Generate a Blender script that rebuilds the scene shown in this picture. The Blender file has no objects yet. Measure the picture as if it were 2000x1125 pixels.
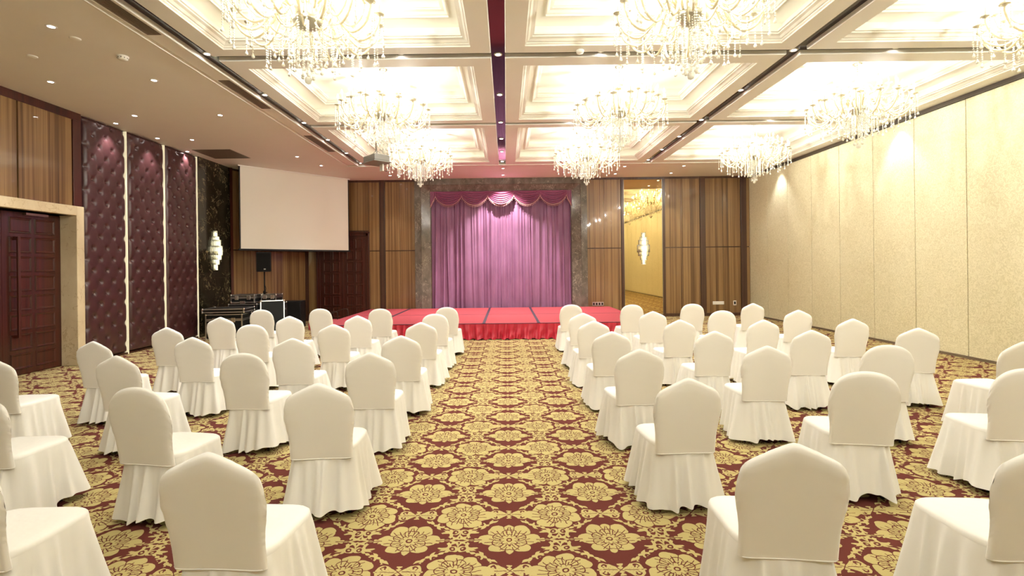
import bpy, bmesh, math, random
from mathutils import Vector, Matrix
PI = math.pi
C = bpy.context.scene.collection
sc = bpy.context.scene
# ------------------------------------------------------------------ camera
F = 960.0; VX, VY = 989.0, 521.0; ROLL = 0.012; H = 1.70
cd = bpy.data.cameras.new('camera'); cam = bpy.data.objects.new('camera', cd); C.objects.link(cam)
cd.sensor_width = 36; cd.lens = 36 * F / 2000; cd.clip_start = .05; cd.clip_end = 200
cd.shift_x = (1000 - VX) / 2000; cd.shift_y = -(562.5 - VY) / 2000
cam.matrix_world = Matrix.Translation((0, 0, H)) @ Matrix.Rotation(PI / 2, 4, 'X') @ Matrix.Rotation(-ROLL, 4, 'Z')
sc.camera = cam
def uv(x, y):
    dx, dy = x - VX, y - VY
    return dx - ROLL * dy, dy + ROLL * dx
def atz(x, y, z):
    u, v = uv(x, y); d = (H - z) * F / v
    return Vector((u * d / F, d, z))
def aty(x, y, Y):
    u, v = uv(x, y)
    return Vector((u * Y / F, Y, H - v * Y / F))
def atx(x, y, X):
    u, v = uv(x, y); d = X * F / u
    return Vector((X, d, H - v * d / F))
# ------------------------------------------------------------------ node expression helper
class E:
    def __init__(s, nt, v): s.nt = nt; s.v = v
    def _m(s, op, *o, clamp=False):
        n = s.nt.nodes.new('ShaderNodeMath'); n.operation = op; n.use_clamp = clamp
        for i, a in enumerate((s,) + o):
            a = a.v if isinstance(a, E) else a
            if isinstance(a, (int, float)): n.inputs[i].default_value = a
            else: s.nt.links.new(a, n.inputs[i])
        return E(s.nt, n.outputs[0])
    def __add__(s, o): return s._m('ADD', o)
    __radd__ = __add__
    def __sub__(s, o): return s._m('SUBTRACT', o)
    def __rsub__(s, o): return (s * -1.0)._m('ADD', o)
    def __mul__(s, o): return s._m('MULTIPLY', o)
    __rmul__ = __mul__
    def __truediv__(s, o): return s._m('DIVIDE', o)
    def __rtruediv__(s, o): return E(s.nt, o)._m('DIVIDE', s)
    def __lt__(s, o): return s._m('LESS_THAN', o)
    def __gt__(s, o): return s._m('GREATER_THAN', o)
    def abs(s): return s._m('ABSOLUTE')
    def sin(s): return s._m('SINE')
    def cos(s): return s._m('COSINE')
    def sqrt(s): return s._m('SQRT')
    def fract(s): return s._m('FRACT')
    def atan2(s, o): return s._m('ARCTAN2', o)
    def max(s, o): return s._m('MAXIMUM', o)
    def min(s, o): return s._m('MINIMUM', o)
    def pow(s, o): return s._m('POWER', o)
    def inv(s): return s * -1.0 + 1.0
def newmat(name):
    m = bpy.data.materials.new(name); m.use_nodes = True
    return m, m.node_tree, m.node_tree.nodes['Principled BSDF']
def rgb(c): return (c[0], c[1], c[2], 1)
def pm(name, col, rough=.5, metal=0, coat=0, trans=0, ior=None, emit=None, es=0, sheen=0, noise=None, bump=None, spec=None):
    m, nt, b = newmat(name)
    b.inputs['Base Color'].default_value = rgb(col); b.inputs['Roughness'].default_value = rough
    b.inputs['Metallic'].default_value = metal
    if coat: b.inputs['Coat Weight'].default_value = coat; b.inputs['Coat Roughness'].default_value = .05
    if trans: b.inputs['Transmission Weight'].default_value = trans
    if ior: b.inputs['IOR'].default_value = ior
    if spec is not None: b.inputs['Specular IOR Level'].default_value = spec
    if emit: b.inputs['Emission Color'].default_value = rgb(emit); b.inputs['Emission Strength'].default_value = es
    if sheen: b.inputs['Sheen Weight'].default_value = sheen; b.inputs['Sheen Roughness'].default_value = .4
    tc = nt.nodes.new('ShaderNodeTexCoord')
    n = nt.nodes.new('ShaderNodeTexNoise'); nt.links.new(tc.outputs['Object'], n.inputs['Vector'])
    sc_, amt = noise or (6, .06)
    n.inputs['Scale'].default_value = sc_; n.inputs['Detail'].default_value = 3
    mx = nt.nodes.new('ShaderNodeMix'); mx.data_type = 'RGBA'
    mx.inputs[6].default_value = rgb([c * (1 - amt) for c in col]); mx.inputs[7].default_value = rgb([min(1, c * (1 + amt)) for c in col])
    nt.links.new(n.outputs['Fac'], mx.inputs[0]); nt.links.new(mx.outputs[2], b.inputs['Base Color'])
    if bump:
        n2 = nt.nodes.new('ShaderNodeTexNoise'); mp = nt.nodes.new('ShaderNodeMapping')
        nt.links.new(tc.outputs['Object'], mp.inputs['Vector']); nt.links.new(mp.outputs[0], n2.inputs['Vector'])
        mp.inputs['Scale'].default_value = bump[0]; n2.inputs['Scale'].default_value = 1; n2.inputs['Detail'].default_value = 2
        bp = nt.nodes.new('ShaderNodeBump'); bp.inputs['Strength'].default_value = bump[1]; bp.inputs['Distance'].default_value = bump[2]
        nt.links.new(n2.outputs['Fac'], bp.inputs['Height']); nt.links.new(bp.outputs[0], b.inputs['Normal'])
    return m
def ramp(nt, fac, stops):
    r = nt.nodes.new('ShaderNodeValToRGB'); nt.links.new(fac, r.inputs[0])
    el = r.color_ramp.elements
    while len(el) < len(stops): el.new(.5)
    for e, (p, c) in zip(el, stops): e.position = p; e.color = rgb(c)
    return r.outputs[0]
def noise(nt, vec, scale, detail=3, mapping=None, rough=.5, dist=0):
    if mapping:
        mp = nt.nodes.new('ShaderNodeMapping'); nt.links.new(vec, mp.inputs[0]); mp.inputs['Scale'].default_value = mapping; vec = mp.outputs[0]
    n = nt.nodes.new('ShaderNodeTexNoise'); nt.links.new(vec, n.inputs['Vector'])
    n.inputs['Scale'].default_value = scale; n.inputs['Detail'].default_value = detail; n.inputs['Roughness'].default_value = rough
    n.inputs['Distortion'].default_value = dist
    return n.outputs['Fac']
# ------------------------------------------------------------------ materials
def carpet():
    m, nt, b = newmat('floral_carpet')
    tc = nt.nodes.new('ShaderNodeTexCoord'); sp = nt.nodes.new('ShaderNodeSeparateXYZ')
    nt.links.new(tc.outputs['Object'], sp.inputs[0])
    n1 = E(nt, noise(nt, tc.outputs['Object'], 22, 2)); n2 = E(nt, noise(nt, tc.outputs['Object'], 19, 2, (1, 1, 1)))
    P = .625
    x = (E(nt, sp.outputs[0]) + .002) / P + (n1 - .5) * .030
    y = (E(nt, sp.outputs[1]) - 3.06) / P + (n2 - .5) * .030
    xf = (((x / 2.0 + .5).fract() - .5) * 2.0).abs()          # 0 .. 1, mirrored every second flower
    ax = ((x + .5).fract() - .5).abs(); ay = (y + .5).fract() - .5
    bx = (xf - .5) * -1.0; by = y.fract() - .5                # flower B points towards xf = 0
    def flower(qx, qy, n, R0, nv, swirl, ph, tilt, tip):
        r = (qx * qx + qy * qy).sqrt().max(.002)
        th = qy.atan2(qx)
        e = (th * th * -9.0)._m('EXPONENT') * tip
        lob = (th * n + ph).cos().abs().sqrt()
        R = lob * .082 + (th * 2 * n + ph).sin() * .012 + th.sin() * tilt + e + R0
        g = r < R
        w = (r * swirl).sin() * 1.1
        vein = (((th * nv) + w + ph).sin().abs() < (.0048 * nv) / r) * (r > .085) * (r < (R - (th * n + ph + .7).sin().abs() * .10 - .02))
        ring = ((r - ((th * 4 + ph).cos().abs() * .040 + .058)).abs() < .006)
        pet = ((r - ((th * n + ph + 1.4).cos().abs().sqrt() * .060 + .120)).abs() < .0055)
        core = (r - .026).abs() < .008
        sep = ((th * n + ph).cos().abs() < .004 * n / r) * (r > .13)
        return g, vein.max(ring).max(pet).max(core).max(sep), r
    ga, da, ra = flower(ax, ay, 3.5, .195, 11, 20, .0, .030, .03)
    gb, db, rb = flower(bx, by, 3.5, .200, 12, 17, .5, -.018, .08)
    aya = ay.abs()
    # feathered side leaves of flower A
    leaf = (aya < ((ax * -1 + .42) * .40 * ((ax * 46 - aya * 60).sin().abs() * .75 + .25))) * (ax > .22)
    leafd = (aya < .006) * (ax > .27)
    # leafy vine following the brown diamond around flower A
    dA = ax + aya; sA = ax - aya
    vine = ((dA - .515 + (sA * 20).sin() * .022).abs() < ((sA * 31 + 1.0).sin() * .014 + .013)) * (rb > .295)
    # curls on the outside of the vine
    sl = ((sA / .30 + .5).fract() - .5) * .30
    rc = (sl * sl + (dA - .60).pow(2) * .7).sqrt()
    curl = ((rc - .052).abs() < ((sl * 40 + dA * 30).sin() * .006 + .012)).max(rc < .016) * (rb > .29)
    # petals hugging flower B
    tb2 = by.abs().atan2(bx.abs())
    hug = ((rb - .335 + (tb2 * 6).cos() * .020).abs() < ((tb2 * 16).sin().abs() * .016 + .003)) * (tb2 > .35) * (tb2 < 1.32)
    # star between two B flowers, above and below
    cx = (ax - .5).abs(); cy = aya
    ast = cx.sqrt() + cy.sqrt()
    star = ((ast < .42) * (ast > .31)).max((cx * cx + (cy - .022).pow(2)).sqrt() < .013)
    sc2 = (((cx - .15).pow(2) + (cy - .085).pow(2)).sqrt() - .062).abs() < ((cx * 60 + cy * 40).sin() * .008 + .014)
    sc2 = sc2 * (dA > .44)
    # fern sprays between neighbouring B flowers
    ex = ax; ey = by.abs()
    ey = (aya - .5).abs()
    ln = xf * .07 + .17
    fern = (ey < ((ln - ex) * 1.4).min(ex * 1.4 + .012).min(.055) * ((ex * 95 - ey * 70).sin().abs() * .85 + .15)) * (ex < ln)
    fern = fern.max((ex < ((ey * 60).sin().abs() * .022 + .006)) * (ey < .085))
    fernd = ((ey < .0045) * (ex > .03)).max((ex - ey).abs() < .006) * (ex < .2)
    fill = vine.max(curl).max(hug).max(star).max(sc2).max(fern * fernd.inv())
    fill = fill * gb.inv() * ga.inv()
    gold = ga.max(gb).max(leaf).max(fill)
    dark = (da * ga).max(db * gb).max(leafd * leaf)
    fac = gold * dark.inv()
    fine = noise(nt, tc.outputs['Object'], 260, 2)
    mx = nt.nodes.new('ShaderNodeMix'); mx.data_type = 'RGBA'
    mx.inputs[6].default_value = rgb((.150, .038, .030)); mx.inputs[7].default_value = rgb((.59, .485, .21))
    nt.links.new(fac.v, mx.inputs[0])
    m2 = nt.nodes.new('ShaderNodeMix'); m2.data_type = 'RGBA'; m2.blend_type = 'MULTIPLY'; m2.inputs[0].default_value = .35
    nt.links.new(mx.outputs[2], m2.inputs[6]); nt.links.new(fine, m2.inputs[7])
    nt.links.new(m2.outputs[2], b.inputs['Base Color'])
    b.inputs['Roughness'].default_value = .95; b.inputs['Specular IOR Level'].default_value = .1
    bp = nt.nodes.new('ShaderNodeBump'); bp.inputs['Strength'].default_value = .4; bp.inputs['Distance'].default_value = .003
    nt.links.new(fine, bp.inputs['Height']); nt.links.new(bp.outputs[0], b.inputs['Normal'])
    return m
def wood(name, c0, c1, c2, axis='X', coat=.6, rough=.3, sc_=1.0):
    m, nt, b = newmat(name)
    tc = nt.nodes.new('ShaderNodeTexCoord')
    mp = (1, 1, .006)
    a = noise(nt, tc.outputs['Object'], 13 * sc_, 4, mp, .65, .2)
    f = noise(nt, tc.outputs['Object'], 60 * sc_, 3, (1, 1, .008), .6)
    e = E(nt, a) * .55 + E(nt, f) * .22 + E(nt, noise(nt, tc.outputs['Object'], 3.2 * sc_, 2, (1, 1, .005), .5)) * .23
    col = ramp(nt, e.v, [(.36, c0), (.46, c1), (.56, c2), (.68, c1)])
    nt.links.new(col, b.inputs['Base Color'])
    b.inputs['Roughness'].default_value = rough; b.inputs['Coat Weight'].default_value = coat; b.inputs['Coat Roughness'].default_value = .03
    return m
def marble(name, base, mid, vein, scale=1.0, tile=None, rough=.12):
    m, nt, b = newmat(name)
    tc = nt.nodes.new('ShaderNodeTexCoord'); o = tc.outputs['Object']
    a = E(nt, noise(nt, o, 2.2 * scale, 5, None, .6, 1.2)); c = E(nt, noise(nt, o, 4.1 * scale, 4, (1, 1, .5), .5, 1.8))
    v = ((a - .5).abs() < .006).max((c - .53).abs() < .005)
    brk = E(nt, noise(nt, o, 3.0, 2)) > .5
    cl = ramp(nt, noise(nt, o, 5 * scale, 6, (1, 1, .6), .65), [(.3, base), (.7, mid)])
    mx = nt.nodes.new('ShaderNodeMix'); mx.data_type = 'RGBA'; nt.links.new((v * brk).v, mx.inputs[0])
    nt.links.new(cl, mx.inputs[6]); mx.inputs[7].default_value = rgb(vein)
    nt.links.new(mx.outputs[2], b.inputs['Base Color'])
    b.inputs['Roughness'].default_value = rough
    return m
def damask():
    m, nt, b = newmat('cream_scroll_wallcovering')
    tc = nt.nodes.new('ShaderNodeTexCoord'); o = tc.outputs['Object']
    a = E(nt, noise(nt, o, 9, 1, (1, 1, 1), .5, 2.2)); v = ((a * 26).sin()) * .5 + .5
    cl = ramp(nt, v.v, [(.35, (.68, .62, .40)), (.65, (.80, .74, .52))])
    nt.links.new(cl, b.inputs['Base Color']); b.inputs['Roughness'].default_value = .55
    return m
M = {}
M['carpet'] = carpet()
M['wood'] = wood('zebrano_veneer', (.055, .025, .009), (.165, .083, .030), (.30, .18, .072))
M['mahogany'] = wood('dark_mahogany', (.016, .003, .0018), (.040, .0065, .003), (.066, .011, .005), coat=.35, rough=.35)
M['trimwood'] = wood('brown_trim_wood', (.030, .012, .008), (.055, .022, .013), (.08, .035, .02), coat=.5)
M['marble'] = marble('dark_emperador_marble', (.075, .066, .050), (.17, .15, .115), (.32, .28, .21), 1.1)
M['marble_side'] = marble('dark_emperador_marble_slab', (.012, .010, .006), (.045, .036, .020), (.26, .22, .12))
M['cream_marble'] = marble('cream_marble', (.62, .50, .31), (.74, .63, .42), (.55, .42, .24), .7, rough=.3)
M['damask'] = damask()
M['ceil'] = pm('beige_soffit_paint', (.83, .80, .73), .7, noise=(3, .02))
M['plaster'] = pm('white_plaster', (.72, .68, .59), .6, noise=(3, .02))
M['frameplaster'] = pm('beam_plaster', (.83, .81, .75), .6, noise=(3, .02))
M['backwall'] = pm('plain_wall', (.75, .70, .58), .7)
M['strip'] = pm('black_mirror_strip', (.018, .010, .016), .08, spec=.5)
M['leather'] = pm('burgundy_leather', (.060, .020, .021), .32, spec=.7, noise=(3, .12))
M['button'] = pm('burgundy_leather_button', (.11, .032, .03), .32)
M['fabric'] = pm('white_cover_fabric', (.88, .85, .79), .85, sheen=.25, noise=(2, .02), bump=((3, 3, 10), .08, .012))
M['fabric2'] = pm('white_skirt_fabric', (.87, .85, .80), .85, sheen=.25, noise=(2, .02), bump=((14, 14, 2), .25, .01))
M['legm'] = pm('dark_chair_leg', (.05, .035, .03), .35, metal=.6)
M['red'] = pm('red_stage_carpet', (.36, .040, .052), .9, noise=(30, .15))
M['satin'] = pm('red_satin', (.44, .010, .030), .42, sheen=.2, noise=(5, .1))
M['tape'] = pm('dark_seam_tape', (.035, .014, .03), .6)
def velvet():
    m, nt, b = newmat('purple_velvet')
    tc = nt.nodes.new('ShaderNodeTexCoord'); o = tc.outputs['Object']
    cl = ramp(nt, noise(nt, o, 3, 3, (1, 1, .4)), [(.3, (.19, .080, .155)), (.7, (.26, .115, .215))])
    nt.links.new(cl, b.inputs['Base Color']); b.inputs['Roughness'].default_value = .55
    b.inputs['Sheen Weight'].default_value = .35; b.inputs['Sheen Tint'].default_value = (.9, .6, .85, 1); b.inputs['Sheen Roughness'].default_value = .35
    return m
M['velvet'] = velvet()
M['swag'] = pm('plum_swag_satin', (.24, .055, .12), .30, sheen=.2)
M['fringe'] = pm('pink_bead_fringe', (.50, .25, .24), .4)
M['screen'] = pm('matte_screen_fabric', (.78, .75, .65), .9, noise=(2, .01))
M['black'] = pm('black_plastic', (.010, .009, .009), .45, spec=.2)
M['blackgrille'] = pm('black_speaker_grille', (.012, .011, .010), .8, spec=.1, noise=(200, .5))
M['laminate'] = pm('black_case_laminate', (.008, .008, .008), .5, spec=.2)
M['alu'] = pm('aluminium_edging', (.62, .62, .62), .3, metal=1)
M['chrome'] = pm('chrome', (.75, .74, .72), .15, metal=1)
M['greyplastic'] = pm('grey_projector_plastic', (.26, .25, .23), .4)
M['white'] = pm('white_plastic', (.82, .79, .72), .4)
M['grille'] = pm('bronze_grille_paint', (.20, .15, .11), .5)
M['track'] = pm('dark_ceiling_track', (.06, .045, .03), .4)
M['seam'] = pm('grey_brown_seam', (.22, .17, .12), .4, metal=.4)
M['mirror'] = pm('gold_tinted_mirror', (.74, .57, .29), .02, metal=1, noise=(1, .005))
M['crystal'] = pm('clear_crystal', (.97, .94, .84), .12, trans=.4, ior=1.45, spec=.8)
M['armglass'] = pm('ivory_glass', (.88, .80, .58), .12, trans=.35, ior=1.45, spec=.8)
M['silver'] = pm('silver_fitting', (.42, .40, .33), .3, metal=1)
M['bulb'] = pm('glowing_candle_bulb', (1, .95, .85), .5, emit=(1, .92, .74), es=12)
M['downlight'] = pm('glowing_downlight_lens', (1, 1, 1), .5, emit=(1, .96, .93), es=22)
M['cove'] = pm('glowing_cove_strip', (1, .95, .8), .5, emit=(1, .97, .82), es=2.0)
M['sconceglow'] = pm('lit_sconce_core', (1, .95, .8), .5, emit=(1, .94, .72), es=1.6)
M['rod'] = pm('sconce_glass_rod', (.92, .90, .74), .1, trans=.75, ior=1.4)
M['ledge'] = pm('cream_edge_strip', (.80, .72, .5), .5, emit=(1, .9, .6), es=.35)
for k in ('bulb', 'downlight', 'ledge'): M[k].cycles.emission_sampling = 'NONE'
# ------------------------------------------------------------------ geometry helpers
def obj(name, bm, mat, parent=None, smooth=False, loc=None, rot=None):
    me = bpy.data.meshes.new(name); bmesh.ops.recalc_face_normals(bm, faces=bm.faces[:])
    bm.to_mesh(me); bm.free()
    mats = mat if isinstance(mat, (list, tuple)) else [mat]
    for k in mats: me.materials.append(M[k] if isinstance(k, str) else k)
    if smooth:
        for p in me.polygons: p.use_smooth = True
    return lobj(name, me, parent, loc, rot)
def lobj(name, me, parent=None, loc=None, rot=None):
    o = bpy.data.objects.new(name, me); C.objects.link(o)
    if parent: o.parent = parent
    if loc is not None: o.location = loc
    if rot is not None: o.rotation_euler = rot
    return o
def tag(o, label=None, cat=None, group=None, kind=None):
    if label: o['label'] = label
    if cat: o['category'] = cat
    if group: o['group'] = group
    if kind: o['kind'] = kind
    return o
def thing(name, label, cat, loc=(0, 0, 0), rz=0, group=None):
    o = bpy.data.objects.new(name, None); C.objects.link(o); o.empty_display_size = .1
    o.location = loc; o.rotation_euler = (0, 0, rz)
    return tag(o, label, cat, group)
def dup(root, loc, rz=0, label=None):
    r = root.copy(); C.objects.link(r); r.location = loc; r.rotation_euler = (0, 0, rz)
    if label: r['label'] = label
    for ch in list(root.children):
        c = ch.copy(); C.objects.link(c); c.parent = r
        for g in list(ch.children):
            d = g.copy(); C.objects.link(d); d.parent = c
    return r
def nb(): return bmesh.new()
def box(bm, a, b, bev=0, mat=None):
    x0, y0, z0 = [min(p, q) for p, q in zip(a, b)]; x1, y1, z1 = [max(p, q) for p, q in zip(a, b)]
    t = bmesh.new() if bev else bm
    v = [t.verts.new(p) for p in ((x0, y0, z0), (x1, y0, z0), (x1, y1, z0), (x0, y1, z0), (x0, y0, z1), (x1, y0, z1), (x1, y1, z1), (x0, y1, z1))]
    fs = [t.faces.new([v[i] for i in f]) for f in ((0, 3, 2, 1), (4, 5, 6, 7), (0, 1, 5, 4), (1, 2, 6, 5), (2, 3, 7, 6), (3, 0, 4, 7))]
    if mat:
        for f in fs: f.material_index = mat
    if bev:
        bmesh.ops.bevel(t, geom=t.edges[:], offset=bev, segments=2, affect='EDGES', profile=.5)
        merge(bm, t)
    return bm
def merge(bm, t, mtx=None):
    mp = {}
    for v in t.verts: mp[v] = bm.verts.new(mtx @ v.co if mtx else v.co)
    for f in t.faces:
        try:
            g = bm.faces.new([mp[v] for v in f.verts]); g.material_index = f.material_index; g.smooth = f.smooth
        except ValueError: pass
    t.free()
def lathe(bm, prof, seg=16, c=(0, 0, 0), cap=True):
    rings = []
    for r, z in prof:
        rings.append([bm.verts.new((c[0] + r * math.cos(2 * PI * i / seg), c[1] + r * math.sin(2 * PI * i / seg), c[2] + z)) for i in range(seg)])
    for a, b in zip(rings, rings[1:]):
        for i in range(seg): bm.faces.new((a[i], a[(i + 1) % seg], b[(i + 1) % seg], b[i]))
    if cap: bm.faces.new(rings[0][::-1]); bm.faces.new(rings[-1])
    return bm
def spline(pts, n=4):
    out = []; P = [Vector(p) for p in pts]; P = [P[0] * 2 - P[1]] + P + [P[-1] * 2 - P[-2]]
    for i in range(1, len(P) - 2):
        for k in range(n):
            t = k / n; a, b, c, d = P[i - 1:i + 3]
            out.append(.5 * ((2 * b) + (c - a) * t + (2 * a - 5 * b + 4 * c - d) * t * t + (3 * b - a - 3 * c + d) * t ** 3))
    out.append(P[-2]); return out
def tube(bm, pts, r, seg=8, cap=True):
    pts = [Vector(p) for p in pts]; rings = []
    t0 = (pts[1] - pts[0]).normalized(); up = Vector((0, 0, 1)) if abs(t0.z) < .9 else Vector((1, 0, 0))
    nrm = t0.cross(up).normalized()
    for i, p in enumerate(pts):
        t = (pts[min(i + 1, len(pts) - 1)] - pts[max(i - 1, 0)]).normalized()
        nrm = (nrm - t * nrm.dot(t)).normalized(); bn = t.cross(nrm)
        rr = r[i] if isinstance(r, (list, tuple)) else r
        rings.append([bm.verts.new(p + (nrm * math.cos(2 * PI * k / seg) + bn * math.sin(2 * PI * k / seg)) * rr) for k in range(seg)])
    for a, b in zip(rings, rings[1:]):
        for k in range(seg): bm.faces.new((a[k], a[(k + 1) % seg], b[(k + 1) % seg], b[k]))
    if cap: bm.faces.new(rings[0][::-1]); bm.faces.new(rings[-1])
    return bm
def grid(bm, fn, nu, nv, close=False):
    V = [[bm.verts.new(fn(i / nu, j / nv)) for j in range(nv + 1)] for i in range(nu if close else nu + 1)]
    n = nu
    for i in range(n):
        A = V[i]; B = V[(i + 1) % len(V)] if close else V[i + 1]
        for j in range(nv): bm.faces.new((A[j], B[j], B[j + 1], A[j + 1]))
    return V
def struct(name, bm, mat, smooth=False):
    o = obj(name, bm, mat, None, smooth); o['kind'] = 'structure'; return o
def sempty(name, loc=(0, 0, 0)):
    o = bpy.data.objects.new(name, None); C.objects.link(o); o.location = loc; o['kind'] = 'structure'; return o
# ------------------------------------------------------------------ room
XL, XR, YB, YF, ZC = -7.8, 8.03, 16.2, -7.5, 4.60
bm = nb(); box(bm, (-8.7, YF - .2, -.1), (8.3, 16.8, 0)); struct('floor', bm, 'carpet')
# right partition wall
wr = struct('wall_right', box(nb(), (XR + .06, YF, 0), (XR + .2, 16.8, 4.72)), 'backwall')
ys = [15.1 - 1.09 * k for k in range(0, 21)]
edges = [YB] + ys
for a, b_ in zip(edges, edges[1:]):
    obj('partition_panel', box(nb(), (XR, b_ + .007, .045), (XR + .058, a - .007, 4.52), .004), 'damask', wr)
    obj('panel_seam', box(nb(), (XR + .02, b_ - .0065, .045), (XR + .058, b_ + .0065, 4.52)), 'seam', wr)
obj('floor_rail', box(nb(), (XR - .012, YF, .0), (XR + .058, YB, .043)), 'seam', wr)
obj('head_track', box(nb(), (XR - .03, YF, 4.525), (XR + .058, YB, 4.6)), 'track', wr)
# front wall behind the photographer
struct('wall_front', box(nb(), (-8.6, YF - .2, 0), (8.25, YF, 4.72)), 'backwall')
# back wall
wb = struct('wall_back', box(nb(), (-6.6, YB + .25, 0), (8.25, YB + .4, 4.72)), 'trimwood')
def bx(x): return (x - VX + .2) * YB / F
RAILZ = 2.27
def panels(x0, x1, z0=.1, z1=4.53, split=True, name='wood_panel'):
    a, b_ = (bx(x0), bx(x1)) if x0 > 50 else (x0, x1)
    if split:
        obj(name, box(nb(), (a, YB, z0), (b_, YB + .05, RAILZ - .015)), 'wood', wb)
        obj(name, box(nb(), (a, YB, RAILZ + .015), (b_, YB + .05, z1)), 'wood', wb)
    else: obj(name, box(nb(), (a, YB, z0), (b_, YB + .05, z1)), 'wood', wb)
obj('backing_board', box(nb(), (-6.6, YB + .03, 0), (bx(843), YB + .25, 4.6)), 'trimwood', wb)
obj('backing_board', box(nb(), (bx(1116), YB + .03, 0), (8.03, YB + .25, 4.6)), 'trimwood', wb)
panels(598, 618, z1=4.53); panels(618.5, 680.5, z0=2.95, split=False); panels(681, 720.5, z0=2.95, split=False)
panels(721, 742); panels(753, 781.5); panels(782, 812)
panels(1146, 1179.5); panels(1180, 1213.5)
for a, b_ in ((1300, 1333.5), (1334, 1367.5), (1378.5, 1412.5), (1413, 1446.5), (1458.5, 1464.5)): panels(a, b_)
for a, b_ in ((586, 597), (742.5, 752.5), (1214, 1219), (1294.5, 1299.5), (1368, 1378), (1447, 1458)):
    obj('pilaster', box(nb(), (bx(a), YB - .035, 0), (bx(b_), YB + .05, 4.6), .006), 'trimwood', wb)
obj('head_trim', box(nb(), (-6.55, YB - .02, 4.53), (bx(812), YB + .05, 4.6)), 'trimwood', wb)
obj('head_trim', box(nb(), (bx(1146), YB - .02, 4.53), (8.03, YB + .05, 4.6)), 'trimwood', wb)
struct('baseboard_back', box(nb(), (bx(1300), YB - .02, 0), (8.03, YB, .1)), 'trimwood')
# mirror
t = thing('wall_mirror', 'tall gold-tinted mirror panel between dark pilasters right of the stage, reflecting the cream partition', 'mirror', ((bx(1219) + bx(1294.5)) / 2, YB, 0))
w = (bx(1294.5) - bx(1219)) / 2
obj('mirror_glass', box(nb(), (-w + .01, 0, .1), (w - .01, .01, 4.52)), 'mirror', t)
bm = nb()
box(bm, (-w, -.012, .08), (-w + .012, .01, 4.53)); box(bm, (w - .012, -.012, .08), (w, .01, 4.53)); box(bm, (-w, -.012, .06), (w, .01, .1))
obj('edge_trim', bm, 'silver', t)
# diagonal back-left wall
P0 = Vector((-7.8, 13.9, 0)); P1 = Vector((-6.55, 16.2, 0)); dv = (P1 - P0); L = dv.length; ang = math.atan2(dv.y, dv.x)
wd = struct('wall_back_left', box(nb(), (-.25, .06, 0), (L + .25, .2, 4.72)), 'trimwood'); wd.location = P0; wd.rotation_euler = (0, 0, ang)
segs = [.07, .62, 1.16, 1.70, 2.24, L - .1]
for i, (a, b_) in enumerate(zip(segs, segs[1:])):
    for z0, z1 in ((.1, RAILZ - .015), (RAILZ + .015, 4.53)):
        obj('wood_panel', box(nb(), (a + .003, 0, z0), (b_ - .003, .05, z1)), 'wood', wd)
obj('pilaster', box(nb(), (0, -.03, 0), (.067, .05, 4.6)), 'mahogany', wd)
obj('pilaster', box(nb(), (L - .1, -.03, 0), (L + .03, .05, 4.6)), 'trimwood', wd)
obj('skirting_board', box(nb(), (0.07, -.02, 0), (L - .1, .0, .1)), 'trimwood', wd)
# left wall
wl = struct('wall_left', nb(), 'mahogany')
bm = nb(); box(bm, (-8.3, 9.05, 0), (XL - .08, 14.0, 4.72)); box(bm, (-8.5, YF, 0), (XL - .3, 6.55, 4.72)); box(bm, (-8.5, 6.55, 2.72), (XL - .06, 9.05, 4.72)); box(bm, (-8.5, 6.55, 0), (-8.2, 9.05, 2.72))
bm.to_mesh(wl.data); bm.free()
for a, b_ in ((7.90, 8.87), (6.6, 7.87), (5.3, 6.57), (4.0, 5.27), (2.7, 3.97), (1.4, 2.67)):
    z0 = 2.9 if a > 6 else .1
    obj('wood_panel', box(nb(), (XL - .06, a, z0), (XL - .02, b_, 4.46)), 'wood', wl)
obj('head_trim', box(nb(), (XL - .06, 1.4, 4.46), (XL + .0, 9.05, 4.6), .006), 'mahogany', wl)
obj('corner_trim', box(nb(), (XL - .06, 8.88, 2.89), (XL + .0, 9.05, 4.46), .006), 'mahogany', wl)
obj('wall_board', box(nb(), (XL - .3, YF, 0), (XL - .04, 1.38, 4.6)), 'damask', wl)
obj('wall_board', box(nb(), (XL - .3, 1.38, 0), (XL - .07, 6.55, 4.6)), 'mahogany', wl)
# cream marble frame of the left door
bm = nb()
box(bm, (XL - .28, 8.89, 0), (XL + .04, 9.05, 2.89), .008); box(bm, (XL - .28, 6.62, 0), (XL + .04, 6.78, 2.89), .008); box(bm, (XL - .28, 6.78, 2.72), (XL + .04, 8.89, 2.89), .008)
struct('trim_1', bm, 'cream_marble')
# panelled door builder
def door_leaf(parent, w, h, cols, rows, handle=None, mat='mahogany'):
    o = obj('door_leaf', box(nb(), (-w / 2, 0, 0), (w / 2, .05, h)), mat, parent)
    bm = nb(); mx = .11; my = .05; cw = (w - mx * 2 + .05) / cols; rh = (h - .12) / rows
    for i in range(cols):
        for j in range(rows):
            x0 = -w / 2 + mx + i * cw - .0; x1 = x0 + cw - .05; z0 = .07 + j * rh + .02; z1 = z0 + rh - .055
            def rect(e, y): return [bm.verts.new(p) for p in ((x0 + e, y, z0 + e), (x1 - e, y, z0 + e), (x1 - e, y, z1 - e), (x0 + e, y, z1 - e))]
            rs = [rect(0, -.0005), rect(.012, -.016), rect(.028, -.013), rect(.040, -.001)]
            for a, b_ in zip(rs, rs[1:]):
                for k in range(4): bm.faces.new((a[k], a[(k + 1) % 4], b_[(k + 1) % 4], b_[k]))
            bm.faces.new(rs[-1])
    obj('raised_panels', bm, mat, o)
    return o
d1 = sempty('door_1', (XL - .26, 7.85, 0))
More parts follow.
